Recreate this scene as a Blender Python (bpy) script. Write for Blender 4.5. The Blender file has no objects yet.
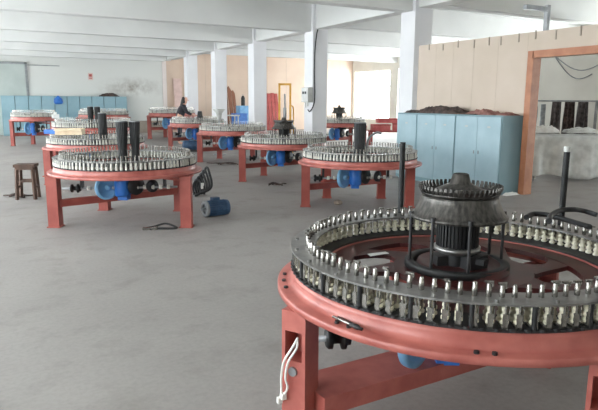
import bpy, bmesh, math, random
from math import sin, cos, pi, radians, sqrt, atan2
from mathutils import Vector, Matrix, noise
random.seed(7)
SC = bpy.context.scene
COL = SC.collection

# ------------------------------------------------------------------ camera
FPX = 576.92
YAW, PIT, ROL = radians(29.038), radians(10.138), radians(0.353)
EYE = Vector((0, 0, 1.6))
fw = Vector((sin(YAW)*cos(PIT), cos(YAW)*cos(PIT), -sin(PIT)))
rt = Vector((cos(YAW), -sin(YAW), 0)); up = rt.cross(fw)
rt, up = cos(ROL)*rt + sin(ROL)*up, -sin(ROL)*rt + cos(ROL)*up
cam_d = bpy.data.cameras.new('camera'); cam = bpy.data.objects.new('camera', cam_d); COL.objects.link(cam)
m = Matrix((rt, up, -fw)).transposed().to_4x4(); m.translation = EYE
cam.matrix_world = m
cam_d.sensor_width = 36; cam_d.lens = FPX/598*36; cam_d.clip_end = 200
SC.camera = cam

def P(lat, d, z=0.0):
    """point from sideways offset and forward distance, measured along the aisle the looms are lined up with"""
    return Vector((lat*cos(YAW)+d*sin(YAW), -lat*sin(YAW)+d*cos(YAW), z))

# ------------------------------------------------------------------ materials
def lin(c):
    return tuple((v/255/12.92 if v/255 <= .04045 else ((v/255+.055)/1.055)**2.4) for v in c) + (1,)
def mat(name, c1, c2=None, scale=6, rough=.6, metal=0, bump=0, lo=.35, hi=.65, detail=4, spec=.5, stretch=None):
    mt = bpy.data.materials.new(name); mt.use_nodes = True
    nt = mt.node_tree; b = nt.nodes['Principled BSDF']
    b.inputs['Roughness'].default_value = rough; b.inputs['Metallic'].default_value = metal
    b.inputs['Specular IOR Level'].default_value = spec
    tc = nt.nodes.new('ShaderNodeTexCoord'); n = nt.nodes.new('ShaderNodeTexNoise')
    n.inputs['Scale'].default_value = scale; n.inputs['Detail'].default_value = detail
    src = tc.outputs['Object']
    if stretch:
        mp = nt.nodes.new('ShaderNodeMapping'); mp.inputs['Scale'].default_value = stretch
        nt.links.new(src, mp.inputs['Vector']); src = mp.outputs['Vector']
    nt.links.new(src, n.inputs['Vector'])
    r = nt.nodes.new('ShaderNodeValToRGB')
    r.color_ramp.elements[0].position = lo; r.color_ramp.elements[1].position = hi
    r.color_ramp.elements[0].color = lin(c1)
    c2 = c2 or tuple(min(255, int(v*1.12)) for v in c1)
    r.color_ramp.elements[1].color = lin(c2)
    nt.links.new(n.outputs['Fac'], r.inputs['Fac']); nt.links.new(r.outputs['Color'], b.inputs['Base Color'])
    if bump:
        bp = nt.nodes.new('ShaderNodeBump'); bp.inputs['Strength'].default_value = bump; bp.inputs['Distance'].default_value = .02
        nt.links.new(n.outputs['Fac'], bp.inputs['Height']); nt.links.new(bp.outputs['Normal'], b.inputs['Normal'])
    return mt
M = {}
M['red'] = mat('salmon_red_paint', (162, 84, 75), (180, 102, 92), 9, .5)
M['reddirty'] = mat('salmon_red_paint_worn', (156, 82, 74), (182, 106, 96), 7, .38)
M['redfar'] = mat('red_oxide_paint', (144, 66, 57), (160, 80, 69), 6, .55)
M['darkred'] = mat('dark_red_gloss', (56, 21, 21), (80, 29, 28), 7, .35)
M['steel'] = mat('ring_steel', (128, 126, 124), (160, 158, 156), 14, .33, .75)
M['chrome'] = mat('spindle_steel', (134, 131, 126), (178, 174, 168), 20, .27, .88)
M['dark'] = mat('black_steel', (34, 34, 36), (52, 51, 52), 10, .5, .2)
M['black'] = mat('black_rubber', (13, 13, 14), (24, 24, 26), 10, .6)
M['headsteel'] = mat('oiled_grey_steel', (58, 56, 54), (100, 96, 92), 1, .36, .65, stretch=(60, 60, 3))
M['toothsteel'] = mat('worn_finger_steel', (52, 50, 48), (88, 85, 82), 30, .35, .7)
M['bobbin'] = mat('cream_bobbin', (224, 216, 192), (242, 236, 218), 30, .5)
M['bobwhite'] = mat('off_white_yarn', (202, 199, 190), (226, 223, 214), 30, .7)
M['blue'] = mat('blue_paint', (34, 96, 176), (52, 118, 200), 8, .45)
M['lblue'] = mat('light_blue_paint', (110, 164, 206), (134, 182, 220), 8, .45)
M['dblue'] = mat('dark_blue_motor', (40, 66, 96), (62, 92, 124), 10, .5)
M['locker'] = mat('pale_blue_locker', (152, 178, 188), (166, 190, 199), 2.2, .5)
M['lockerd'] = mat('blue_green_locker', (132, 164, 176), (148, 178, 188), 1.5, .5)
M['lockside'] = mat('blue_green_locker_side', (124, 154, 164), (138, 166, 174), 1.5, .55)
M['wood'] = mat('old_brown_wood', (70, 52, 43), (96, 72, 60), 12, .7, stretch=(1, 1, .15))
M['board'] = mat('brown_board', (126, 82, 62), (150, 102, 80), 4, .7, stretch=(3, 3, .3))
M['frame'] = mat('orange_door_frame', (168, 108, 76), (184, 124, 90), 6, .5)
M['white'] = mat('white_metal', (206, 206, 204), (224, 224, 222), 4, .5)
M['grey'] = mat('grey_metal', (130, 132, 134), (156, 158, 160), 6, .45, .3)
M['lgrey'] = mat('light_grey_box', (176, 176, 172), (196, 196, 192), 6, .5)
M['sheet'] = mat('dusty_plastic_sheet', (190, 192, 190), (220, 222, 220), 5, .35, bump=.4)
M['cream'] = mat('cream_cardboard', (222, 200, 168), (238, 220, 192), 8, .8)
M['paper'] = mat('white_paper', (226, 226, 222), (240, 240, 238), 8, .8)
M['yellow'] = mat('yellow_paint', (206, 150, 50), (226, 172, 74), 6, .5)
M['pink'] = mat('pinkish_board', (206, 176, 168), (218, 190, 182), 4, .7)
M['redboard'] = mat('red_panel', (152, 60, 56), (176, 80, 74), 4, .6)
M['redcrate'] = mat('faded_red_panel', (186, 84, 84), (206, 110, 108), 4, .6)
M['cable'] = mat('black_cable', (28, 28, 30), (44, 44, 46), 12, .5)
M['wcable'] = mat('white_cable', (226, 224, 218), (240, 238, 234), 12, .5)
M['scrap'] = mat('dark_scrap', (48, 38, 36), (92, 76, 70), 14, .8)
M['scrapred'] = mat('reddish_scrap', (128, 84, 78), (164, 122, 112), 12, .8)
M['stone'] = mat('brown_stone', (120, 106, 94), (150, 136, 122), 20, .9, bump=.4)
M['skin'] = mat('skin', (204, 156, 134), (216, 170, 148), 8, .6)
M['hair'] = mat('black_hair', (24, 20, 20), (40, 34, 32), 40, .5)
M['jacket'] = mat('dark_jacket', (38, 36, 42), (56, 54, 60), 14, .8)
M['trouser'] = mat('dark_trousers', (44, 46, 58), (58, 60, 72), 14, .8)
M['cloth'] = mat('dark_cloth', (74, 69, 69), (122, 114, 112), 9, .85)
M['duct'] = mat('silver_duct', (150, 152, 154), (184, 186, 188), 9, .4, .5)
M['ceil'] = mat('white_ceiling_paint', (214, 214, 212), (222, 222, 220), .8, .85)
M['col'] = mat('white_column_paint', (224, 223, 226), (232, 231, 233), 1.2, .8)
M['tan'] = mat('tan_board_wall', (206, 182, 164), (214, 192, 174), 1.0, .8)
M['tanp'] = mat('beige_partition_board', (200, 184, 168), (208, 192, 178), 1.3, .75)
M['back'] = mat('cream_white_wall', (206, 202, 192), (218, 214, 204), .9, .85)
M['dadom'] = mat('worn_brown_dado', (150, 138, 126), (170, 158, 146), 1.5, .85)
M['pinkw'] = mat('pinkish_white_paint', (222, 210, 206), (228, 217, 213), 1, .8)
M['seam'] = mat('partition_seam', (184, 168, 152), (192, 176, 160), 2, .8)
M['doorgrey'] = mat('grey_green_door', (168, 176, 172), (178, 186, 182), 1.5, .6)

def floor_mat():
    mt = bpy.data.materials.new('grey_concrete'); mt.use_nodes = True; nt = mt.node_tree; b = nt.nodes['Principled BSDF']
    tc = nt.nodes.new('ShaderNodeTexCoord')
    def nz(s, d):
        n = nt.nodes.new('ShaderNodeTexNoise'); n.inputs['Scale'].default_value = s; n.inputs['Detail'].default_value = d
        n.inputs['Roughness'].default_value = .6
        nt.links.new(tc.outputs['Object'], n.inputs['Vector']); return n
    a, c, e = nz(.45, 5), nz(2.6, 8), nz(30, 3)
    r = nt.nodes.new('ShaderNodeValToRGB'); r.color_ramp.elements[0].position = .3; r.color_ramp.elements[1].position = .7
    r.color_ramp.elements[0].color = lin((142, 137, 134)); r.color_ramp.elements[1].color = lin((160, 155, 151))
    nt.links.new(a.outputs['Fac'], r.inputs['Fac'])
    r2 = nt.nodes.new('ShaderNodeValToRGB'); r2.color_ramp.elements[0].position = .28; r2.color_ramp.elements[1].position = .48
    r2.color_ramp.elements[0].color = (.80, .79, .78, 1); r2.color_ramp.elements[1].color = (1, 1, 1, 1)
    nt.links.new(c.outputs['Fac'], r2.inputs['Fac'])
    r3 = nt.nodes.new('ShaderNodeValToRGB'); r3.color_ramp.elements[0].position = .3; r3.color_ramp.elements[1].position = .6
    r3.color_ramp.elements[0].color = (.9, .9, .9, 1); r3.color_ramp.elements[1].color = (1, 1, 1, 1)
    nt.links.new(e.outputs['Fac'], r3.inputs['Fac'])
    def mul(x, y):
        mx = nt.nodes.new('ShaderNodeMixRGB'); mx.blend_type = 'MULTIPLY'; mx.inputs[0].default_value = 1
        nt.links.new(x, mx.inputs[1]); nt.links.new(y, mx.inputs[2]); return mx.outputs[0]
    o = mul(mul(r.outputs['Color'], r2.outputs['Color']), r3.outputs['Color'])
    nt.links.new(o, b.inputs['Base Color']); b.inputs['Roughness'].default_value = .62; b.inputs['Specular IOR Level'].default_value = .35
    return mt
M['floor'] = floor_mat()

def wall_mat():
    """white far wall with old damp stains"""
    mt = bpy.data.materials.new('white_wall_damp_stains'); mt.use_nodes = True; nt = mt.node_tree; b = nt.nodes['Principled BSDF']
    tc = nt.nodes.new('ShaderNodeTexCoord'); src = tc.outputs['Object']
    n = nt.nodes.new('ShaderNodeTexNoise'); n.inputs['Scale'].default_value = 1.1; n.inputs['Detail'].default_value = 8; n.inputs['Roughness'].default_value = .72
    nt.links.new(src, n.inputs['Vector'])
    r = nt.nodes.new('ShaderNodeValToRGB'); r.color_ramp.elements[0].position = .42; r.color_ramp.elements[1].position = .70
    nt.links.new(n.outputs['Fac'], r.inputs['Fac'])
    # stain area: an ellipse on the wall around the leaking pipe
    mp = nt.nodes.new('ShaderNodeMapping'); mp.inputs['Location'].default_value = (-7.0/1.9, 0, -2.25/.62); mp.inputs['Scale'].default_value = (1/1.9, 0, 1/.62)
    nt.links.new(src, mp.inputs['Vector'])
    ln = nt.nodes.new('ShaderNodeVectorMath'); ln.operation = 'LENGTH'; nt.links.new(mp.outputs['Vector'], ln.inputs[0])
    r2 = nt.nodes.new('ShaderNodeValToRGB'); r2.color_ramp.elements[0].position = .2; r2.color_ramp.elements[1].position = 1.0
    r2.color_ramp.elements[0].color = (1, 1, 1, 1); r2.color_ramp.elements[1].color = (0, 0, 0, 1)
    nt.links.new(ln.outputs['Value'], r2.inputs['Fac'])
    mu = nt.nodes.new('ShaderNodeMath'); mu.operation = 'MULTIPLY'
    nt.links.new(r.outputs['Color'], mu.inputs[0]); nt.links.new(r2.outputs['Color'], mu.inputs[1])
    mx = nt.nodes.new('ShaderNodeMixRGB'); mx.inputs[1].default_value = lin((214, 214, 210)); mx.inputs[2].default_value = lin((136, 126, 116))
    nt.links.new(mu.outputs[0], mx.inputs[0]); nt.links.new(mx.outputs[0], b.inputs['Base Color']); b.inputs['Roughness'].default_value = .85
    return mt
M['wall'] = wall_mat()

def glass_mat():
    mt = bpy.data.materials.new('window_glass'); mt.use_nodes = True; nt = mt.node_tree
    nt.nodes.remove(nt.nodes['Principled BSDF']); out = nt.nodes['Material Output']
    t = nt.nodes.new('ShaderNodeBsdfTransparent'); g = nt.nodes.new('ShaderNodeBsdfGlossy'); g.inputs['Roughness'].default_value = .03
    x = nt.nodes.new('ShaderNodeMixShader'); x.inputs[0].default_value = .05
    t.inputs['Color'].default_value = (.95, .97, .97, 1)
    nt.links.new(t.outputs[0], x.inputs[1]); nt.links.new(g.outputs[0], x.inputs[2]); nt.links.new(x.outputs[0], out.inputs['Surface'])
    return mt
M['glass'] = glass_mat()

# ------------------------------------------------------------------ mesh helpers
class B:
    def __init__(s): s.bm = bmesh.new(); s.mi = 0
    def _f(s, vs):
        try:
            f = s.bm.faces.new(vs); f.material_index = s.mi; return f
        except ValueError: return None
    def box(s, c, d, rz=0, mtx=None):
        x, y, z = d[0]/2, d[1]/2, d[2]/2
        R = Matrix.Rotation(rz, 3, 'Z') if mtx is None else mtx
        v = [s.bm.verts.new(Vector(c) + R @ Vector(p)) for p in ((-x,-y,-z),(x,-y,-z),(x,y,-z),(-x,y,-z),(-x,-y,z),(x,-y,z),(x,y,z),(-x,y,z))]
        for q in ((3,2,1,0),(4,5,6,7),(0,1,5,4),(1,2,6,5),(2,3,7,6),(3,0,4,7)): s._f([v[i] for i in q])
        return s
    def bar(s, a, b, w, h, upv=(0,0,1)):
        a, b = Vector(a), Vector(b); dx = (b-a); L = dx.length; dx.normalize()
        dy = Vector(upv).cross(dx)
        if dy.length < 1e-4: dy = Vector((1,0,0)).cross(dx)
        dy.normalize(); dz = dx.cross(dy)
        s.box((a+b)/2, (L, w, h), mtx=Matrix((dx, dy, dz)).transposed()); return s
    def lathe(s, prof, seg=32, c=(0,0,0), closed=False, axis=None, smooth=True, a0=0, a1=2*pi):
        """revolve (r,z) profile; axis optional matrix"""
        full = abs(a1-a0-2*pi) < 1e-6
        n = seg if full else seg+1
        rings = []
        for (r, z) in prof:
            if r < 1e-6:
                p = Vector((0, 0, z)); p = axis @ p if axis else p
                rings.append([s.bm.verts.new(Vector(c)+p)]*n); continue
            ring = []
            for k in range(n):
                a = a0+(a1-a0)*k/seg; p = Vector((r*cos(a), r*sin(a), z)); p = axis @ p if axis else p
                ring.append(s.bm.verts.new(Vector(c)+p))
            rings.append(ring)
        idx = list(range(len(prof)-1)) + ([len(prof)-1] if closed else [])
        for i in idx:
            A, C = rings[i], rings[(i+1) % len(prof)]
            for k in range(seg):
                k2 = (k+1) % n
                vs = [A[k], A[k2], C[k2], C[k]]
                u = []
                for v in vs:
                    if v not in u: u.append(v)
                if len(u) > 2:
                    f = s._f(u)
                    if f and smooth: f.smooth = True
        return s
    def cyl(s, c, r, h, seg=16, axis=None, r2=None):
        """along z from c upward"""
        r2 = r if r2 is None else r2
        s.lathe([(0,0),(r,0)], seg, c, axis=axis, smooth=False); s.lathe([(r,0),(r2,h)], seg, c, axis=axis); s.lathe([(r2,h),(0,h)], seg, c, axis=axis, smooth=False)
        return s
    def tube(s, pts, r, seg=8, cap=True):
        pts = [Vector(p) for p in pts]; rings = []; prev = None
        for i, p in enumerate(pts):
            t = (pts[min(i+1, len(pts)-1)]-pts[max(i-1, 0)]).normalized()
            if prev is None:
                x = Vector((0,0,1)).cross(t)
                if x.length < .05: x = Vector((1,0,0)).cross(t)
            else: x = prev - t*prev.dot(t)
            x.normalize(); y = t.cross(x); prev = x
            rr = r[i] if isinstance(r, (list, tuple)) else r
            rings.append([s.bm.verts.new(p + rr*(cos(2*pi*k/seg)*x + sin(2*pi*k/seg)*y)) for k in range(seg)])
        for A, C in zip(rings, rings[1:]):
            for k in range(seg):
                f = s._f([A[k], A[(k+1) % seg], C[(k+1) % seg], C[k]])
                if f: f.smooth = True
        if cap: s._f(rings[0][::-1]); s._f(rings[-1])
        return s
    def prism(s, poly, z0, z1):
        """extrude (x,y) polygon in z"""
        a = [s.bm.verts.new((x, y, z0)) for x, y in poly]; b = [s.bm.verts.new((x, y, z1)) for x, y in poly]
        s._f(a[::-1]); s._f(b); n = len(poly)
        for k in range(n): s._f([a[k], a[(k+1) % n], b[(k+1) % n], b[k]])
        return s
    def mesh(s, name, mats):
        bmesh.ops.recalc_face_normals(s.bm, faces=s.bm.faces[:])
        me = bpy.data.meshes.new(name); s.bm.to_mesh(me); s.bm.free()
        for m_ in (mats if isinstance(mats, (list, tuple)) else [mats]): me.materials.append(M[m_])
        return me
def link(name, me, parent=None, loc=(0,0,0), rz=0):
    o = bpy.data.objects.new(name, me); COL.objects.link(o); o.location = loc; o.rotation_euler = (0, 0, rz)
    if parent: o.parent = parent
    return o
def obj(name, b, mats, parent=None, loc=(0,0,0), rz=0): return link(name, b.mesh(name, mats), parent, loc, rz)
def tag(o, label, cat, group=None):
    o['label'] = label; o['category'] = cat
    if group: o['group'] = group
    return o
def thing(name, label, cat, loc=(0,0,0), rz=0, group=None, scale=1):
    o = bpy.data.objects.new(name, None); COL.objects.link(o); o.location = loc; o.rotation_euler = (0,0,rz); o.scale = (scale,)*3
    return tag(o, label, cat, group)
def struct(name, b, mats, parent=None):
    o = obj(name, b, mats, parent)
    if not parent: o['kind'] = 'structure'
    return o
def bez(pts, n=8):
    """smooth polyline through points (Catmull-Rom)"""
    p = [Vector(q) for q in pts]; p = [2*p[0]-p[1]] + p + [2*p[-1]-p[-2]]; out = []
    for i in range(1, len(p)-2):
        for k in range(n):
            t = k/n
            out.append(.5*((2*p[i]) + (p[i+1]-p[i-1])*t + (2*p[i-1]-5*p[i]+4*p[i+1]-p[i+2])*t*t + (3*p[i]-p[i-1]-3*p[i+1]+p[i+2])*t**3))
    return out + [p[-2]]

# ------------------------------------------------------------------ the room
XL, XR, YB, YF = -4.2, 20.35, -4.0, 30.0
ZC, ZR = 4.5, 4.5            # ceiling over the left bay, over the right bay
CX0 = 8.69; CW = .48
CY = [2.2, 6.3, 10.35, 14.70, 18.70, 22.36, 25.85, 29.2]
struct('floor', B().box(((XL+XR)/2, (YB+YF)/2, -.1), (XR-XL+1, YF-YB+1, .2)), 'floor')
struct('ceiling', B().box(((XL+CX0)/2, (YB+YF)/2, ZC+.1), (CX0-XL, YF-YB+.6, .2)), 'ceil')
struct('ceiling', B().box(((XR+CX0)/2, (YB+YF)/2, ZR+.1), (XR-CX0, YF-YB+.6, .2)), 'ceil')
# far wall: white stretch, tan stretch
XT = 8.78
struct('wall_far', B().box(((XL+XT)/2, YF+.15, ZC/2), (XT-XL, .3, ZC)), 'wall')
struct('wall_far_tan', B().box(((XT+XR)/2, YF+.15, ZC/2), (XR-XT, .3, ZC)), 'tan')
struct('trim_5', B().box((XT-.12, YF-.02, ZC/2), (.2, .04, ZC)), 'pinkw')
b = B()
for x in [8.45+1.22*i for i in range(1, 10)]: b.box((x, YF-.003, 2), (.012, .006, 4))
struct('trim_1', b, 'seam')
struct('baseboard_far', B().box(((XL+XT)/2, YF-.05, .3), (XT-XL, .02, .6)), 'dadom')
# columns and beams
for i, y in enumerate(CY):
    if i < 2 or y > 29: continue
    struct('column', B().box((CX0, y, ZC/2), (CW, CW, ZC)), 'col')
for y in CY:
    struct('beam', B().box(((XL+CX0-CW/2)/2, y+.02, (3.55+ZC)/2), (CX0-CW/2-XL, .32, ZC-3.55)), 'ceil')
    if y < 29: struct('beam', B().box(((XR+CX0+CW/2)/2, y+.02, (3.74+ZR)/2), (XR-CX0-CW/2, .32, ZR-3.74)), 'ceil')
for y0, y1 in zip([YB]+CY, CY+[YF]):
    a0 = y0+CW/2 if y0 in CY else y0; a1 = y1-CW/2 if y1 in CY else y1
    struct('beam', B().box((CX0+.02, (a0+a1)/2, (3.62+ZC)/2), (.36, a1-a0, ZC-3.62)), 'ceil')
# side walls with window openings: piers, sill wall and lintel
def windowed_wall(name, x0, x1, ya, yb, wins, zs, ze, ztop, m_, n0):
    b = B(); xm = (x0+x1)/2; t = x1-x0
    b.box((xm, (ya+yb)/2, zs/2), (t, yb-ya, zs)); b.box((xm, (ya+yb)/2, (ze+ztop)/2), (t, yb-ya, ztop-ze))
    e = [ya] + [v for w in wins for v in w] + [yb]
    for p, q in zip(e[::2], e[1::2]):
        if q-p > .01: b.box((xm, (p+q)/2, (zs+ze)/2), (t, q-p, ze-zs))
    struct(name, b, m_)
    for k, (p, q) in enumerate(wins):
        f = B(); w = .06
        for z in (zs+w/2, ze-w/2, zs+(ze-zs)*.68): f.box((xm, (p+q)/2, z), (.08, q-p, w))
        nm = max(2, round((q-p)/1.0))
        for j in range(nm+1): f.box((xm, p+w/2+(q-p-w)*j/nm, (zs+ze)/2), (.08, w, ze-zs-2*w))
        o = struct('window_%d' % (n0+k), f, 'white')
        g = obj('pane', B().box((xm, (p+q)/2, (zs+ze)/2), (.008, q-p-.02, ze-zs-.02)), 'glass', o)
        L = bpy.data.lights.new('window_portal', 'AREA'); L.shape = 'RECTANGLE'; L.size = ze-zs; L.size_y = q-p; L.cycles.is_portal = True
        lo = bpy.data.objects.new('window_portal', L); COL.objects.link(lo); s = 1 if x0 < 0 else -1
        lo.location = (xm + s*.2, (p+q)/2, (zs+ze)/2); lo.rotation_euler = (0, -s*pi/2, 0)
winsL = [(-.7, 1.5)] + [(2.6+3.9*i, 5.9+3.9*i) for i in range(7)]  # first entry: unseen window added to brighten the near loom
windowed_wall('wall_left', XL-.3, XL, YB-.3, YF+.3, winsL, .9, 3.4, ZC, 'wall', 1)
winsR = [(-2.6, .6), (1.6, 5.4), (6.4, 9.8), (11, 14.0), (15.1, 18.2), (19.1, 21.8), (22.9, 25.6), (26.3, 29.75)]  # unseen camera-end openings added to let daylight into the room behind the doorway
windowed_wall('wall_right', XR, XR+.3, YB-.3, YF+.3, winsR, .6, 3.4, ZC, 'back', 10)
# wall behind the camera
struct('wall_back', B().box(((XL+XR)/2, YB-.15, ZC/2), (XR-XL+.6, .3, ZC)), 'back')
# grey door on the far wall and the conduit beside it
d = struct('door_1', B().box((1.35, YF-.03, 1.62), (1.6, .06, 3.2)), 'doorgrey')
obj('door_frame', B().box((2.2, YF-.04, 1.66), (.1, .08, 3.3)).box((1.35, YF-.04, 3.27), (1.7, .08, .1)), 'grey', d)
struct('trim_2', B().box((2.9, YF-.02, 3.2), (1.5, .03, .035)), 'grey')
# beige partition on the right with the orange-framed doorway
PX = 8.45; PT = 2.8; DY0, DY1, DH = 4.7, 6.93, 2.36
b = B()
b.box((PX+.05, (DY1+9.95)/2, PT/2), (.1, 9.95-DY1, PT)); b.box((PX+.05, (DY0+DY1)/2, (DH+PT)/2), (.1, DY1-DY0, PT-DH)); b.box((PX+.05, (DY0+1)/2, PT/2), (.1, DY0-1, PT))
struct('wall_partition', b, 'tanp')
b = B(); b2 = B()
for y in (7.1, 7.75, 8.35, 8.9, 9.4): b2.box((PX-.001, y, 2.1), (.002, .004, 1.38))
for y in (6.1, 6.55, 6.95, 7.3, 7.7, 7.98, 8.35, 8.78, 9.2, 9.62): b.box((PX-.006, y, PT-.05-.02*(int(y*10) % 3)), (.012, .022, .12+.03*(int(y*10) % 2)))
struct('trim_3', b, 'dadom'); struct('trim_4', b2, 'seam')
f = B()
f.box((PX+.03, DY1+.04, (DH+.12)/2), (.2, .12, DH+.12)); f.box((PX+.03, DY0-.04, (DH+.12)/2), (.2, .12, DH+.12)); f.box((PX+.03, (DY0+DY1)/2, DH+.06), (.2, DY1-DY0+.0, .12))
struct('door_2', f, 'frame')
# wall of the room behind the partition
struct('wall_back_room', B().box((14.1, 9.15, 1.78), (.2, 4.3, 3.56)), 'back')

# ------------------------------------------------------------------ circular looms
R0 = .95; NC = 100
def rim_mesh():
    b = B()
    b.lathe([(.94,.665),(R0,.669),(R0,.696),(.944,.70),(.905,.70),(.889,.706),(.880,.722),(.876,.745),(.875,.768),(.70,.768),(.70,.70),(.74,.665)], 96, closed=True)
    return b.mesh('table_rim', 'reddirty')
def track_mesh():
    b = B(); b.lathe([(.876,.768),(.876,.778),(.71,.778),(.71,.768)], 96, closed=True, smooth=False)
    for k in range(NC*1):
        a = 2*pi*k/NC; b.cyl((.872*cos(a), .872*sin(a), .772), .012, .011, 6)
    return b.mesh('track_ring', 'dark')
def plate_mesh():
    b = B(); b.lathe([(.882,.872),(.882,.88),(.752,.88),(.752,.872)], 96, closed=True, smooth=False)
    for k in range(24):
        a = 2*pi*(k+.5)/24; b.cyl((.858*cos(a), .858*sin(a), .88), .009, .010, 6)
    return b.mesh('ring_plate', 'steel')
def post_mesh():
    return B().cyl((.864, 0, .776), .0105, .097, 8).mesh('post', 'dark')
def wheel_mesh():
    b = B(); z0, z1 = .736, .762
    b.lathe([(.70,z0),(.70,z1),(.575,z1),(.575,z0)], 72, closed=True, smooth=False)
    b.lathe([(.35,z0),(.35,z1),(0.0,z1),(0,z0)], 72, smooth=False)
    b.lathe([(.235,z1),(.225,z1+.035),(.16,z1+.008),(.0,z1+.008)], 48)
    for k in range(8):
        a = 2*pi*k/8
        for j in range(5):
            t0, t1 = j/5, (j+1)/5
            def pt(t, s):
                r = .34+.245*t; aa = a+.28*t*t; w = .075+.075*(2*t-1)**2
                return (r*cos(aa)-s*w*sin(aa)*.7, r*sin(aa)+s*w*cos(aa)*.7)
            b.prism([pt(t0,-1), pt(t1,-1), pt(t1,1), pt(t0,1)], z0+.002, z1-.001)
    return b.mesh('spider_wheel', 'darkred')
def carrier_mesh(mode):
    """mode 0 whole (far looms), 1 body only"""
    b = B(); b.mi = 0
    b.box((.834, 0, .783), (.056, .024, .010))
    b.box((.866, .0, .812), (.007, .020, .050)); b.box((.842, .012, .838), (.05, .004, .05)); b.cyl((.866, 0, .835), .005, .037, 6)
    if mode == 0:
        b.mi = 1
        b.cyl((.860, 0, .784), .0165, .042, 8); b.cyl((.860, 0, .828), .013, .036, 8); b.cyl((.790, 0, .785), .0175, .034, 8); b.cyl((.790, 0, .822), .0175, .040, 8)
        b.mi = 2
        b.cyl((.797, 0, .868), .0085, .072, 7); b.box((.797, 0, .944), (.014, .026, .008))
        return b.mesh('carrier', ['grey', 'bobwhite', 'chrome'])
    return b.mesh('carrier', ['chrome'])
def bobbin_mesh():
    b = B()
    for r, z, k in ((.852, .794, 1), (.795, .785, 1)):
        b.lathe([(0,0),(.012,0),(.0165,.003),(.0165,.012),(.0115,.016),(.0115,.022),(.0160,.026),(.0160,.036),(.010,.040),(.0095,.050),(.0125,.053),(.0125,.064),(.006,.068),(0,.068)], 10, (r, 0, z))
    return b.mesh('bobbin', 'bobbin')
def spindle_mesh(kind):
    b = B(); c = (.797, 0, .862)
    b.lathe([(.0,0),(.0105,0),(.0105,.045),(.0085,.05),(.0085,.064),(.006,.068),(0,.068)], 10, c)
    if kind == 1: b.box((.797, 0, .934), (.012, .034, .007)).cyl((.797, .014, .915), .004, .022, 6)
    elif kind == 2: b.box((.800, -.004, .938), (.022, .022, .006)).box((.797, .008, .925), (.010, .005, .024))
    return b.mesh('spindle', 'chrome')
ME = dict(rim=rim_mesh(), track=track_mesh(), plate=plate_mesh(), post=post_mesh(), wheel=wheel_mesh(),
          carrier=carrier_mesh(0), body=carrier_mesh(1), bobbin=bobbin_mesh(), sp=[spindle_mesh(k) for k in range(3)])
def leg_mesh(w, recess, m_):
    b = B(); h = .667
    if not recess:
        b.box((0, 0, h/2), (w, w, h)); b.box((0, 0, .006), (w+.03, w+.03, .012)); b.box((0, 0, h-.006), (w+.04, w+.04, .012))
    else:
        za, zb = .43, .57                                   # pocket cut in the faces near the top
        b.box((0, 0, za/2), (w, w, za)); b.box((0, 0, (zb+h)/2), (w, w, h-zb))
        s = .018
        for sx in (-1, 1):
            b.box((sx*(w/2-s/2), 0, (za+zb)/2), (s, w-.0, zb-za))
        b.box((0, w/2-.01, (za+zb)/2), (w-2*s, .02, zb-za))
        b.box((0, 0, .006), (w+.03, w+.03, .012))
    return b.mesh('leg', m_)
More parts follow.
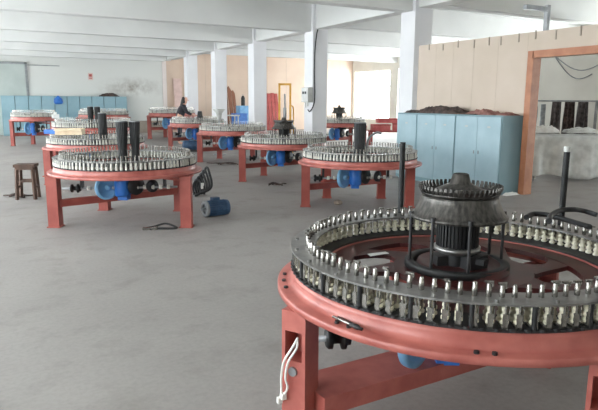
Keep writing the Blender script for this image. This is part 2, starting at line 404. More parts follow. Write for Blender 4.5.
def head_meshes():
    """the finger cage in the middle of a loom: ring, rods, ribbed drum, flared skirt, finger crown, cone"""
    r = {}
    r['cage_ring'] = (B().lathe([(.264,.762),(.264,.790),(.258,.797),(.226,.797),(.220,.790),(.220,.762)], 48, closed=True), 'dark')
    b = B()
    for a in (-92, -16, 30, 88, 164, 212):
        pass
    b2 = B().cyl((.240, 0, .796), .0085, .235, 8).cyl((.240, 0, 1.028), .013, .022, 6)
    r['rod'] = (b2, 'dark')
    b = B(); n = 36; poly = []
    for k in range(n):
        for f_, rr in ((0,.108),(.45,.108),(.5,.097),(.95,.097)):
            a = 2*pi*(k+f_)/n; poly.append((rr*cos(a), rr*sin(a)))
    b.prism(poly, .876, 1.03)
    r['ribbed_drum'] = (b, 'black')
    r['drum_collar'] = (B().lathe([(0,.84),(.095,.84),(.118,.852),(.118,.874),(0,.876)], 32), 'steel')
    r['bracket'] = (B().cyl((0,0,.770), .05, .071, 16).box((.075,-.06,.805), (.12,.07,.07), .5).box((-.08,.02,.795), (.07,.09,.05), .2).box((.10,-.10,.815), (.05,.05,.03), .8), 'dark')
    prof = [(.100,1.022),(.241,1.022),(.244,1.036),(.232,1.042),(.220,1.062),(.207,1.088),(.196,1.112),(.191,1.128),(.190,1.140),(.182,1.140),(.178,1.110),(.11,1.045)]
    r['skirt'] = (B().lathe(prof, 72, closed=True), 'headsteel')
    b = B(); n = 52
    b.lathe([(.190,1.138),(.199,1.158),(.193,1.160),(.182,1.140)], n*2, closed=True)
    for k in range(n):
        a = 2*pi*k/n; R = Matrix.Rotation(a, 3, 'Z'); pv = lambda x, y, z: R @ Vector((x, y, z))
        lv = [((.198,-.0095,1.155),(.198,.0095,1.155),(.192,.0095,1.156),(.192,-.0095,1.156)), ((.209,-.0085,1.176),(.209,.0085,1.176),(.203,.0085,1.178),(.203,-.0085,1.178)), ((.208,-.006,1.192),(.208,.006,1.192),(.203,.006,1.192),(.203,-.006,1.192))]
        v = [[b.bm.verts.new(pv(*q)) for q in l_] for l_ in lv]
        for A_, C_ in zip(v, v[1:]):
            for m_ in range(4): b._f([A_[m_], A_[(m_+1) % 4], C_[(m_+1) % 4], C_[m_]])
        b._f(v[-1])
    r['finger_crown'] = (b, 'toothsteel')
    b = B(); b.lathe([(.183,1.138),(.17,1.146),(.10,1.176),(.058,1.196),(.051,1.204),(.040,1.244),(.034,1.248),(.029,1.240),(.0,1.238)], 48)
    r['centre_cone'] = (b, 'headsteel')
    out = {}
    for k, (bb, mm) in r.items(): out[k] = bb.mesh(k, mm)
    return out
HM = head_meshes()
def add_head(root, rods=(-92, 4, 30, 88, 176, 225), off=(0, 0, 0)):
    for k, me in HM.items():
        if k == 'rod':
            for a in rods: link('rod', me, root, off, radians(a))
        else: link(k, me, root, off)
def drive_meshes():
    o = {}
    o['drive_shaft'] = (B().tube([(-.80,-.12,.445),(.62,.10,.445)], .016, 10), 'grey')
    b = B(); dx = Vector((1.42,.22,0)).normalized(); dy = Vector((0,0,1)).cross(dx); A = Matrix((dy, Vector((0,0,1)), dx)).transposed()
    def at(t): return Vector((-.80,-.12,.445))+dx*t
    b.lathe([(.0,0),(.045,0),(.055,.01),(.055,.03),(.03,.035),(.03,.075),(.06,.08),(.06,.1),(.04,.105),(.04,.125),(0,.125)], 12, at(.10), axis=A)
    o['coupling'] = (b, 'black')
    for k in range(11): o['shaft_collar.%02d' % k] = (B().lathe([(.017,0),(.030,.004),(.030,.040),(.017,.044)], 8, at(.30+.1*k), axis=A), 'bobwhite')
    b = B(); c = (-.24,-.10,.46); Y = Matrix.Rotation(radians(-38), 3, 'Z') @ Matrix.Rotation(pi/2, 3, 'Y')
    b.lathe([(.0,-.010),(.125,-.010),(.13,-.022),(.162,-.022),(.166,0),(.162,.022),(.13,.022),(.125,.010),(0,.010)], 32, c, axis=Y)
    b.lathe([(0,-.045),(.035,-.045),(.035,.045),(0,.045)], 16, c, axis=Y)
    o['drive_wheel'] = (b, 'lblue')
    b = B(); b.box((-.06,.02,.47), (.15,.2,.26)); b.lathe([(0,-.02),(.085,-.02),(.095,.0),(.095,.2),(.08,.22),(0,.22)], 20, (-.06,-.05,.36), axis=None); b.box((-.06,.02,.33), (.12,.16,.1)); b.cyl((-.06,-.09,.50), .06, .03, 16, Matrix.Rotation(pi/2, 3, 'X'))
    o['gearbox'] = (b, 'blue')
    b = B(); b.cyl((.02,.02,.45), .055, .27, 16).box((.1,.05,.60),(.3,.12,.05)); b.lathe([(0,-.02),(.12,-.02),(.125,.02),(0,.02)], 24, (.10,.0,.47), axis=Y)
    b.lathe([(0,-.02),(.085,-.02),(.085,.02),(0,.02)], 20, (.30,.06,.46), axis=Y)
    o['centre_shaft'] = (b, 'dark')
    for x, y in ((-.56,-.08),(.46,.075)): o['hanger.%d' % (x > 0)] = (B().box((x, y, .56), (.035,.05,.21)).box((x, y, .667), (.12,.1,.02)), 'dark')
    return {k: v[0].mesh(k, v[1]) for k, v in o.items()}
DM = drive_meshes()
LEGR = leg_mesh(.125, True, 'red'); LEG = leg_mesh(.132, False, 'redfar')

def loom(label, lat, d, s=1, near=False, head=False, drive=True, rot=0, legs=None, group='circular looms in the hall'):
    s = s if isinstance(s, tuple) else (s, s)
    t = thing('circular_loom', label, 'circular loom', P(lat, d), -YAW+rot, group, 1); t.scale = (s[0], s[0], s[1])
    link('table_rim', ME['rim'], t); link('track_ring', ME['track'], t); link('ring_plate', ME['plate'], t); link('spider_wheel', ME['wheel'], t)
    legs = legs or [(-.83,-.25,0), (.83,-.25,0), (.46,.76,0), (-.46,.76,0)]
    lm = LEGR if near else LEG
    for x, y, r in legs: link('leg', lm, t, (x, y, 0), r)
    hw = .05
    A, Bq, C_, D_ = [Vector((x, y, .30)) for x, y, r in legs]
    def cross(p, q, w, h, mm, z):
        u = (q-p).normalized()*.055; p = p+u; q = q-u
        obj('cross_beam', B().bar((p.x,p.y,z), (q.x,q.y,z), w, h), mm, t)
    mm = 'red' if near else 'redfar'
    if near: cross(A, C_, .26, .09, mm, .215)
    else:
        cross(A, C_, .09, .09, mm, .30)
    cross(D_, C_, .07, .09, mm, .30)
    obj('support_arm', B().bar((A.x,A.y,.64), (C_.x,C_.y,.64), .08, .03).bar((Bq.x,Bq.y,.605), (D_.x,D_.y,.605), .08, .03), mm, t)
    for k in range(24): link('post', ME['post'], t, (0,0,0), 2*pi*k/24+.03)
    rnd = random.Random(int(lat*100)+int(d*10))
    for k in range(NC):
        a = 2*pi*(k+.5)/NC + rnd.uniform(-.004, .004)
        if near:
            c = link('carrier', ME['body'], t, (0,0,0), a)
            link('bobbin', ME['bobbin'], c); sp = link('spindle', ME['sp'][rnd.choice((0,1,1,2,0))], c); sp.location.z = rnd.uniform(-.006, .006)
        else: link('carrier', ME['carrier'], t, (0,0,0), a)
    if head: add_head(t, off=(-.022, .03, 0) if near else (0, 0, 0))
    if not head: link('cage_ring', HM['cage_ring'], t); obj('hub', B().cyl((0,0,.770), .16, .026, 24), 'dark', t)
    if drive:
        for k, me in DM.items(): link(k.split('.')[0], me, t, (0, 0, -.03 if near else 0))
    return t

NL = (.842, 2.877)
lg = [(R_*cos(radians(a)), R_*sin(radians(a)), radians(r)) for R_, a, r in ((.90,202.5,-31),(.86,295,-31),(.86,38,-31),(.86,100,-31))]
near = loom('large red circular loom nearest the camera with a toothed steel crown at its centre', *NL, near=True, head=True, legs=lg)
# tall black rods and bolts of the near loom
for x, y, zt in ((-.168, .890, 1.345), (.735, .525, 1.32)):
    o = obj('creel_post', B().cyl((x, y, .70), .018, zt-.70, 14).cyl((x, y, .70), .03, .012, 14), 'black', near)
    if x > 0: obj('cap', B().cyl((x, y, zt), .019, .03, 14), 'lgrey', o)
for a in (176, 183, 190, 222, 226, 258, 262, 290, 296, 325):
    rr = .918; o = obj('bolt', B().cyl((rr*cos(radians(a)), rr*sin(radians(a)), .70), .011, .010, 6), 'dark', near)
lx, ly, lr = lg[0]
Rl = Matrix.Rotation(lr, 3, 'Z'); fc = Vector((lx, ly, 0)) + Rl @ Vector((.0, -.0625, .38))
o = obj('bolt', B().cyl(fc, .022, .012, 12, Matrix.Rotation(lr, 3, 'Z') @ Matrix.Rotation(pi/2, 3, 'X')), 'grey', near)

lgL = [(-.775,-.44,0), (.83,-.40,0), (.52,.68,0), (-.55,.70,0)]; lgM = [(-.83,-.08,0), (.78,-.08,0), (.46,.76,0), (-.46,.76,0)]
L1 = loom('red circular loom left of the aisle carrying two tall black cylinders', -2.315, 7.72, (1.045, 1.0), legs=lgL)
L2 = loom('red circular loom second in the left row with one black cone and a cream carton', -3.96, 11.3, (1.03, 1.04))
L3 = loom('red circular loom third in the left row with a pair of short black cylinders', -5.32, 15.0, (1.13, 1.22))
L4 = loom('red circular loom in front of the right end of the far blue lockers', -8.05, 24.0, (1.12, 1.35))
FL = loom('red circular loom at the far left in front of the blue lockers', -9.42, 20.7, (.86, 1.33))
MM = loom('red circular loom behind the near loom and left of the pale blue lockers', .93, 8.92, (1.0, 1.0), legs=lgM)
M2 = loom('red circular loom in front of the yellow stacker mast', -.32, 11.9, (1.0, 1.03), head=True)
M3 = loom('red circular loom third along the column row with a grey funnel behind it', -1.80, 15.65, (1.02, 1.10))
M4 = loom('red circular loom fourth along the column row in front of the bending person', -3.44, 19.55, (1.02, 1.15))
M5 = loom('red circular loom farthest back before the stained end of the white wall', -5.50, 25.2, (1.12, 1.42))
R1 = loom('red circular loom with toothed head beyond the column with the switch box', 1.33, 19.6, (1.0, 1.2), head=True)
near_rot = near.rotation_euler.z

def lp(t, x, y, z):
    """loom-local point to the room"""
    return t.matrix_basis @ Vector((x, y, z))
# ------------------------------------------------------------------ things standing on the looms
def mandrel(label, loc, h, r0, r1, group='black ribbed cylinders on the looms'):
    t = thing('mandrel', label, 'cylinder', loc, 0, group)
    n = 20; b = B(); poly = []
    rings = [(r0, 0), (r0*.98, h*.3), ((r0+r1)/2, h*.55), (r1, h*.97)]
    prev = None
    for rr, z in rings:
        cur = []
        for k in range(n*2):
            q = rr*(1 if k % 2 else .93); a = pi*k/n; cur.append(b.bm.verts.new((q*cos(a), q*sin(a), z)))
        if prev:
            for k in range(n*2): b._f([prev[k], prev[(k+1) % (2*n)], cur[(k+1) % (2*n)], cur[k]])
        else: b._f(cur[::-1])
        prev = cur
    b._f(prev)
    obj('ribbed_body', b, 'black', t)
    obj('top_ring', B().lathe([(r1*.72,h*.97),(r1*.95,h*.97),(r1*.95,h),(r1*.72,h)], 24, closed=True), 'grey', t)
    return t
HZ = .7985
def on(t, px_lat, y, z):
    """point on loom t at absolute sideways offset px_lat"""
    return lp(t, px_lat, y, z)
mandrel('left one of two tall black cylinders on the left aisle loom', lp(L1, -.045, .0, HZ), .54, .058, .078)
mandrel('right one of two tall black cylinders on the left aisle loom', lp(L1, .105, .05, HZ), .54, .052, .072)
mandrel('black tapered cone on the second loom of the left row', lp(L2, .13, 0, HZ), .54, .085, .078)
mandrel('left one of two short black cylinders on the third left loom', lp(L3, -.045, 0, HZ), .48, .07, .075)
mandrel('right one of two short black cylinders on the third left loom', lp(L3, .11, 0, HZ), .48, .07, .075)
mandrel('single tall black cylinder on the loom left of the pale blue lockers', lp(MM, .0, 0, HZ), .50, .085, .095)
mandrel('dark slanted cylinder on the fourth loom beside the column', lp(M4, .10, 0, HZ), .36, .11, .07)

def ray(x, y):
    return rt*((x-299)/FPX) - up*((y-205)/FPX) + fw
def atz(x, y, z): d = ray(x, y); return EYE + d*((z-1.6)/d.z)
def atY(x, y, Y): d = ray(x, y); return EYE + d*(Y/d.y)
def atX(x, y, X): d = ray(x, y); return EYE + d*(X/d.x)

# cartons and a blue pack lying on the spindle tops of the left looms
def carton(name, label, t, x, y, d, m_, rz, cat):
    z = .951; o = B().box((0,0,d[2]/2), d)
    q = tag(link(name, o.mesh(name, m_), None, lp(t, x, y, z), t.rotation_euler.z+rz), label, cat); return q
t = thing('carton', 'open cream carton lying on the second left loom', 'box', lp(L2, -.18, -.78, .953), L2.rotation_euler.z+.12)
b = B(); W_, D_, H_ = .46, .26, .11; s_ = .008
b.box((0,0,s_/2), (W_,D_,s_)).box((0,-D_/2+s_/2,H_/2), (W_,s_,H_)).box((0,D_/2-s_/2,H_/2), (W_,s_,H_)).box((-W_/2+s_/2,0,H_/2), (s_,D_-2*s_,H_)).box((W_/2-s_/2,0,H_/2), (s_,D_-2*s_,H_))
obj('tray', b, 'cream', t)
for sy in (-1, 1): obj('flap', B().bar((0, sy*D_/2, H_), (0, sy*(D_/2+.07), H_-.03), W_, .005, (0,0,1)), 'cream', t)
b = B().box((0,0,.035), (.24,.2,.07)); b.box((0,0,.074), (.22,.18,.008)); b.box((-.09,0,.081), (.03,.16,.006))
tag(link('packet', b.mesh('packet', 'blue'), None, lp(L2, -.60, -.52, .953), L2.rotation_euler.z), 'bright blue packet lying on the second left loom', 'packet')
b = B().box((0,0,.05), (.16,.13,.10)); b.cyl((0,0,.10), .03, .05, 10)
tag(link('bottle', b.mesh('bottle', 'paper'), None, lp(L3, -.66, -.44, .953), 0), 'white container on the left edge of the third left loom', 'container')
# curved guide arm on the loom by the blue lockers
b = B().tube(bez([(0,0,.005),(.0,0,.15),(.04,0,.27),(.14,0,.34),(.22,0,.33)]), .017, 8).cyl((0,0,0), .03, .02, 12)
tag(link('guide_arm', b.mesh('guide_arm', 'grey'), None, lp(MM, .12, .06, .7985), MM.rotation_euler.z), 'bent grey guide arm standing on the loom left of the lockers', 'guide arm')
# grey funnel on a stand behind the third column-row loom
q = P(-2.42, 17.55)
t = thing('funnel_stand', 'pale grey funnel on a thin stand between the column row looms', 'funnel', q)
obj('base', B().cyl((0,0,0), .2, .03, 20), 'grey', t); obj('pole', B().cyl((0,0,.03), .025, 1.0, 12), 'grey', t)
obj('cone', B().lathe([(0,1.03),(.05,1.03),(.07,1.1),(.09,1.25),(.19,1.36),(.18,1.37),(.08,1.26),(0,1.12)], 24), 'lgrey', t)

# near loom: steel spindle on the rim, white cables, black hoses, paper
def ang(l, a, r, z): return lp(l, r*cos(radians(a)), r*sin(radians(a)), z)
p0, p1 = atz(333, 319, .707), atz(362, 332, .707); p0.z = p1.z = .718
A_ = (p1-p0); Ln = A_.length; t = thing('loose_spindle', 'loose steel spindle lying on the red rim of the near loom', 'spindle', (p0+p1)/2, atan2(A_.y, A_.x))
X = Matrix.Rotation(pi/2, 3, 'Y')
obj('rod', B().lathe([(0,-Ln/2),(.006,-Ln/2),(.007,Ln*.1),(.004,Ln*.12),(0,Ln*.12)], 10, axis=X), 'chrome', t)
obj('sleeve', B().lathe([(0,Ln*.12),(.010,Ln*.12),(.010,Ln*.38),(.007,Ln*.4),(.007,Ln/2),(0,Ln/2)], 12, axis=X).box((-Ln*.05,.012,-.002), (Ln*.7,.006,.012)), 'dark', t)
f0 = lp(near, *(Vector((lx, ly, 0)) + Rl @ Vector((-.045, -.069, .54))))
def fpt(u, z, o=.086): return lp(near, *(Vector((lx, ly, 0)) + Rl @ Vector((u, -o, z))))
t = thing('white_cable', 'pair of white cables hanging down the left leg of the near loom', 'cable', fpt(-.03, .2))
for k, (du, zb) in enumerate(((-.01, .26), (.012, .285))):
    pts = bez([fpt(.02, .545-.01*k, .056), fpt(.012+du, .50, .075), fpt(-.025+du, .43), fpt(-.04+du, .35), fpt(-.035+du*1.5, zb+.02), fpt(-.05+du, zb-.03)])
    o = obj('strand', B().tube([p-t.location for p in pts], .0055, 6), 'wcable', t)
    e = pts[-1]-t.location
    obj('plug', B().box(e, (.022,.018,.03)), 'wcable', o)
o = B().prism([(-.07,-.02),(.06,-.03),(.07,.01),(-.05,.03)], 0, .0015)
tag(link('paper_scrap', o.mesh('paper_scrap', 'paper'), None, lp(near, -.40, .26, .7635), .1), 'white paper scrap on the dark red wheel of the near loom', 'paper')
for lab, pts in (('black hose lying along the back right spindles of the near loom', [(526,217.5,.968),(533,214,.97),(545,214.5,.972),(556,217,.97),(570,221,.968),(590,227,.968)]),
                 ('black hose bent round the right black rod of the near loom', [(549,221.5,.998),(551,215.5,1.0),(560,210.5,1.0),(573,209.5,1.0),(584,211,.985),(597,215,.97)])):
    pts3 = bez([atz(*w_) for w_ in pts])
    q = pts3[0]; tag(link('black_hose', B().tube([p-q for p in pts3], .0145, 10).mesh('black_hose', 'cable'), None, q), lab, 'hose', 'black hoses on the near loom')

# floor items
pm = atz(214, 216, 0)
t = thing('electric_motor', 'blue electric motor lying on the open floor of the aisle', 'motor', (pm.x, pm.y, 0), -YAW+.6, None, 1.32)
X = Matrix.Rotation(pi/2, 3, 'Y'); rm = .085
b = B(); n = 22; poly = []
ring = []
for k in range(n):
    for f_, rr in ((0,.085),(.45,.085),(.5,.076),(.95,.076)):
        a = 2*pi*(k+f_)/n; poly.append((rr*cos(a), rr*sin(a)))
va = [b.bm.verts.new((-.08, y, x+.087)) for x, y in poly]; vb = [b.bm.verts.new((.12, y, x+.087)) for x, y in poly]
b._f(va); b._f(vb[::-1])
for k in range(len(poly)): b._f([va[k], va[(k+1) % len(poly)], vb[(k+1) % len(poly)], vb[k]])
obj('finned_body', b, 'dblue', t)
obj('flange', B().lathe([(.05,-.11),(.087,-.11),(.087,-.085),(.08,-.08),(.0,-.08),(.0,-.09),(.05,-.09)], 24, (0,0,.087), axis=X), 'grey', t)
obj('end_cover', B().lathe([(0,.12),(.084,.12),(.08,.16),(.06,.17),(0,.17)], 24, (0,0,.087), axis=X), 'dblue', t)
obj('shaft', B().lathe([(0,-.15),(.014,-.15),(.014,-.09),(0,-.09)], 10, (0,0,.087), axis=X), 'grey', t)
obj('terminal_box', B().box((.03,.03,.178), (.08,.07,.04)), 'dblue', t)

pt_ = atz(160, 229, 0); pt_.z = 0
t = thing('hand_puller', 'black cable loop with a steel clamp lying on the floor', 'tool', pt_, -YAW, None, 1.12)
obj('cable_loop', B().tube(bez([(-.15,-.02,.014),(-.08,.07,.014),(.03,.13,.035),(.14,.09,.016),(.19,-.01,.014),(.1,-.03,.014),(-.02,-.035,.014),(-.1,-.06,.014)]), .012, 8), 'black', t)
obj('clamp', B().box((-.12,-.045,.014), (.12,.05,.026), .2).cyl((-.05,-.03,0), .035, .03, 12).bar((-.18,-.07,.012), (-.1,-.045,.012), .02, .02), 'chrome', t)

ps = atz(338, 204.5, 0)
b = B(); bmesh.ops.create_icosphere(b.bm, subdivisions=2, radius=.06)
for v in b.bm.verts: v.co = Vector((v.co.x*1.25, v.co.y, v.co.z*.75)) * (1+.25*noise.noise(v.co*14)); v.co.z = max(v.co.z, -.035)
tag(link('stone', b.mesh('stone', 'stone'), None, (ps.x, ps.y, .035)), 'brown stone on the floor beside a red loom leg', 'stone')

def debris(label, x, y, L_, W_, seed):
    q = atz(x, y, 0); r_ = random.Random(seed); t = thing('scrap_heap', label, 'scrap', (q.x, q.y, 0), -YAW, 'dark scraps on the floor')
    for k in range(4):
        x0, y0 = r_.uniform(-L_/2, L_/2)*.7, r_.uniform(-W_/2, W_/2)
        pts = bez([(x0-L_*.3, y0+r_.uniform(-.1,.1), .013), (x0-.1*L_, y0+r_.uniform(-.1,.1), .016+.01*k), (x0+.1*L_, y0+r_.uniform(-.1,.1), .014+.008*k), (x0+L_*.3, y0+r_.uniform(-.1,.1), .013)], 5)
        obj('strip', B().tube(pts, .013, 6), 'scrap', t)
debris('long dark scrap strips on the floor right of the left loom', 222, 164, .75, .3, 1)
debris('short dark scrap strips on the floor under the stacker mast loom', 275, 185, .35, .15, 2)
debris('dark cable scraps on the floor left of the wooden stool', 20, 197, .5, .2, 5)

# black hoses heaped behind the right leg of the left loom
q = atz(203, 196, 0); q.z = 0
t = thing('hose_bundle', 'tangle of black hoses leaning behind the right leg of the left loom', 'hoses', q, -YAW)
for k in range(5):
    h_ = .28+.05*k; x = -.09+.04*k
    obj('hose', B().tube(bez([(x-.06,.02*k,.021),(x-.09,.03,.5*h_),(x-.02,.02*k,h_),(x+.05,.0,.8*h_),(x+.07,-.03,.3*h_),(x+.0-.05*k,-.05-.01*k,.021)]), .021, 7), 'cable', t)
obj('white_tag', B().box((.0,-.03,.18), (.05,.02,.1), .3), 'wcable', t)

# dark blue motor under the fourth column-row loom
q = atz(192, 151.5, 0)
t = thing('pump_motor', 'dark blue motor on the floor between two column row looms', 'motor', (q.x, q.y, 0), -YAW)
obj('foot', B().box((0,0,.03), (.5,.26,.06)), 'dark', t)
obj('body', B().lathe([(0,-.28),(.13,-.28),(.15,-.22),(.15,.2),(.11,.26),(0,.26)], 20, (0,0,.205), axis=X), 'dblue', t)
obj('terminal_box', B().box((0,-.04,.37), (.16,.14,.07)), 'dblue', t)

# wooden stool
q = atz(28.5, 198.5, 0)
t = thing('wooden_stool', 'old dark brown wooden stool standing alone on the left', 'stool', (q.x, q.y, 0), -YAW+.18)
hs = .575; w_ = .145
obj('seat', B().box((0,0,hs-.022), (.32,.28,.044)).box((0,-.135,hs-.06), (.27,.02,.05)).box((0,.135,hs-.06), (.27,.02,.05)), 'wood', t)
for sx in (-1, 1):
    for sy in (-1, 1): obj('leg', B().bar((sx*.140, sy*.12, 0), (sx*.118, sy*.10, hs-.045), .045, .045), 'wood', t)
    obj('stretcher', B().bar((sx*.132, -.112, .2), (sx*.132, .112, .2), .03, .03), 'wood', t)
obj('stretcher', B().bar((-.128, -.11, .30), (.128, -.11, .30), .03, .03), 'wood', t)
obj('stretcher', B().bar((-.128, .11, .30), (.128, .11, .30), .03, .03), 'wood', t)

# ------------------------------------------------------------------ pale blue lockers against the partition
LX, LD, LH = 7.92, .515, 1.385
edges = [7.07, 8.18, 9.28, 9.93]
labs = ['pale blue locker nearest the orange door frame', 'middle pale blue locker along the beige partition', 'narrow pale blue locker half hidden by the white column']
for k in range(3):
    y0, y1 = edges[k], edges[k+1]-.006; t = thing('locker', labs[k], 'locker', (LX, (y0+y1)/2, 0), 0, 'pale blue lockers by the partition')
    w_ = y1-y0; sd = .02
    b = B().box((LD/2,-w_/2+sd/2,LH/2), (LD,sd,LH)).box((LD/2,w_/2-sd/2,LH/2), (LD,sd,LH)).box((LD/2,0,LH-sd/2), (LD,w_-2*sd,sd)).box((LD/2,0,.04), (LD,w_-2*sd,.08)).box((LD-.01,0,LH/2), (.02,w_-2*sd,LH-2*sd))
    obj('body', b, 'lockside', t)
    nd = 2 if k < 2 else 1
    for j in range(nd):
        ya = -w_/2+.012+(w_-.024)*j/nd+.004; yb = -w_/2+.012+(w_-.024)*(j+1)/nd-.004
        dr = obj('door', B().box((-.008,(ya+yb)/2,.08+(LH-.1)/2), (.018,yb-ya,LH-.115)), 'locker', t)
        hy = (yb-.05 if j == 0 else ya+.05)
        obj('handle', B().box((-.021,hy,.72), (.008,.018,.06)), 'grey', dr)
        obj('name_slot', B().box((-.0185,(ya+yb)/2,1.18), (.003,.07,.03)), 'lgrey', dr)
# scrap lying on the lockers
def crumple(name, label, c, d, m_, seed, rz=0, amp=.5, group=None, cat='scrap'):
    b = B(); nx, ny = 18, 10; top = []
    for lay in (1, 0):
        g = []
        for i in range(nx+1):
            for j in range(ny+1):
                u, v = i/nx*2-1, j/ny*2-1
                e = max(0, 1-abs(u)**2.2)*max(0, 1-abs(v)**2.2)
                n_ = noise.noise(Vector((u*2.6+seed*7.1, v*2.6*d[1]/d[0]*1.5, seed*3.3)))*.5+.5+ .35*noise.noise(Vector((u*9+seed, v*6, 2)))
                wob = .14*noise.noise(Vector((u*3, v*3, seed*5+9)))
                z = (e**.5)*d[2]*(1-amp+amp*n_*1.6) if lay else 0
                g.append(b.bm.verts.new((d[0]/2*u*(1+wob), d[1]/2*v*(1+wob), .004+z if lay else 0)))
        top.append(g)
    def f(g, i, j, fl):
        q = [g[i*(ny+1)+j], g[(i+1)*(ny+1)+j], g[(i+1)*(ny+1)+j+1], g[i*(ny+1)+j+1]]
        fc = b._f(q if fl else q[::-1])
    for i in range(nx):
        for j in range(ny): f(top[0], i, j, True); f(top[1], i, j, False)
    idx = [i*(ny+1) for i in range(nx+1)] + [nx*(ny+1)+j for j in range(1, ny+1)] + [i*(ny+1)+ny for i in range(nx-1, -1, -1)] + [j for j in range(ny-1, 0, -1)]
    for a_, c_ in zip(idx, idx[1:]+idx[:1]): b._f([top[0][a_], top[0][c_], top[1][c_], top[1][a_]])
    return tag(link(name, b.mesh(name, m_), None, c, rz), label, cat, group)
lt = LH+.002
crumple('tarpaulin', 'dark crumpled tarpaulin on the middle blue locker', (LX+.29, 8.85, lt), (.38, 1.3, .15), 'scrap', 1, amp=.85)
crumple('tarpaulin', 'dark flattened tarpaulin end above the left blue locker', (LX+.28, 9.76, lt), (.34, .22, .06), 'cloth', 2)
crumple('sacking', 'reddish sacking on the locker near the door frame', (LX+.29, 7.78, lt), (.36, .72, .09), 'scrapred', 3, amp=.85)
crumple('rag', 'small brown rag at the locker corner by the door', (LX+.3, 7.24, lt), (.3, .30, .05), 'scrapred', 4)
for k, (y, z, L_) in enumerate(((7.55, .13, .5), (8.2, .03, .28))):
    pass
b = B().bar((0,-.35,.010), (.01,.38,.010), .03, .018)
tag(link('stick', b.mesh('stick', 'wood'), None, (LX+.035, 8.55-.47, lt)), 'thin wooden stick on the front edge of the blue lockers', 'stick')
b = B(); r_ = random.Random(3)
# whitish rubble at the foot of the last locker
crumple('rag', 'pale rag on the floor between the last locker and the door frame', (8.16, 6.99, .002), (.34, .10, .05), 'paper', 6)

# ------------------------------------------------------------------ far blue lockers
y0 = YF-.55; xs = [1.05+.555*i for i in range(10)]
lb = ['leftmost of the far blue lockers', 'second of the far blue lockers from the left', 'third of the far blue lockers from the left', 'far blue locker just left of the one with the blue bag', 'far blue locker with a blue bag hanging on it', 'far blue locker just right of the one with the blue bag', 'fourth of the far blue lockers from the right', 'third of the far blue lockers from the right', 'second last far blue locker with a dark heap on top', 'rightmost of the far blue lockers next to the stained wall']
for k, x in enumerate(xs):
    t = thing('wardrobe_locker', lb[k], 'locker', (x+.277, y0, 0), 0, 'blue lockers along the far wall'); w_ = .545; h_ = 1.80; dd = .48
    obj('body', B().box((0,dd/2+.01,h_/2), (w_,dd-.02,h_)), 'lockside', t)
    dr = obj('door', B().box((0,-.001,h_/2+.03), (w_-.03,.02,h_-.10)), 'lockerd', t)
    obj('handle', B().box((w_/2-.07,-.02,.95), (.02,.02,.12)), 'grey', dr)
q = atY(58, 97, y0-.05)
tag(link('bag', B().lathe([(0,-.30),(.12,-.29),(.16,-.2),(.14,-.05),(.06,.04),(.02,.10),(0,.10)], 16, axis=Matrix.Diagonal((1.25,.5,1)).to_3x3()).mesh('bag', 'blue'), None, (q.x, y0-.10, 1.72)), 'blue bag hanging from the top of a far locker', 'bag')
crumple('cloth_heap', 'dark cloth heap on top of the far blue lockers', (xs[8]+.3, y0+.24, 1.802), (.9, .36, .16), 'scrap', 8, cat='cloth')

# poster on the far wall
q = atY(90.5, 76.5, YF)
t = thing('notice_sign', 'small pink notice with red figure on the far white wall', 'notice', (q.x, YF-.004, q.z))
obj('sheet', B().box((0,0,0), (.22,.006,.34)), 'pink', t)
obj('print', B().box((0,-.004,.05), (.13,.002,.12)).box((0,-.004,-.08), (.15,.002,.04)), 'redboard', t)

# ------------------------------------------------------------------ things leaning on the tan far wall
def leaning(name, label, x0, x1, z, m_, cat, group=None, foot=.45, th=.035, prof=None):
    """board standing on the floor, leaning back on the far wall"""
    w_ = x1-x0; yb = YF-.02-foot; L_ = sqrt(z*z+foot*foot); a = math.acos(z/L_)
    R_ = Matrix.Rotation(-a, 3, 'X'); b = B()
    poly = prof or [(-.5,0),(.5,0),(.5,1),(-.5,1)]
    n = len(poly)
    A_ = [b.bm.verts.new(R_ @ Vector((px*w_, 0, pz*L_))) for px, pz in poly]; C_ = [b.bm.verts.new(R_ @ Vector((px*w_, -th, pz*L_))) for px, pz in poly]
    b._f(A_[::-1]); b._f(C_)
    for k in range(n): b._f([A_[k], A_[(k+1) % n], C_[(k+1) % n], C_[k]])
    zmin = min(v.co.z for v in b.bm.verts)
    o = tag(link(name, b.mesh(name, m_), None, ((x0+x1)/2, yb, -zmin)), label, cat, group); return o
def xw(px): return atY(px, 100, YF-.2).x
leaning('board', 'tall brown board leaning left of two shorter ones', xw(224.6), xw(227.6), 2.6, 'board', 'board', 'brown boards by the tan wall', prof=[(-.5,0),(.5,0),(.5,.93),(.1,1),(-.5,.99)])
leaning('board', 'middle brown board with a pointed top by the tan wall', xw(228.4), xw(231.8), 2.42, 'board', 'board', 'brown boards by the tan wall', foot=.6, prof=[(-.5,0),(.5,0),(.5,.9),(-.1,1),(-.5,.97)])
leaning('board', 'shortest brown board beside the blue cabinet', xw(232.6), xw(235.6), 2.2, 'board', 'board', 'brown boards by the tan wall', foot=.6, prof=[(-.5,0),(.5,0),(.5,.92),(0,1),(-.5,.98)])
leaning('board', 'pinkish board leaning behind the bending person', xw(174.5), xw(182.5), 2.75, 'pink', 'board', None, foot=.4)
rl = ['leftmost of four red panels leaning on the tan wall', 'second from left of four red leaning panels', 'third from left of four red leaning panels', 'rightmost of four red leaning panels beside the yellow mast']
for k in range(4):
    x0 = xw(265.2+3.35*k); x1 = xw(268.3+3.35*k)
    leaning('panel', rl[k], x0, x1, 2.08-.03*(k % 2), 'redboard', 'panel', 'red panels on the tan wall', foot=.35+.05*k)
q = atY(243.5, 110, 28.7)
t = thing('tool_cabinet', 'light blue cabinet with open lower bay against the tan wall', 'cabinet', (q.x, 28.7, 0))
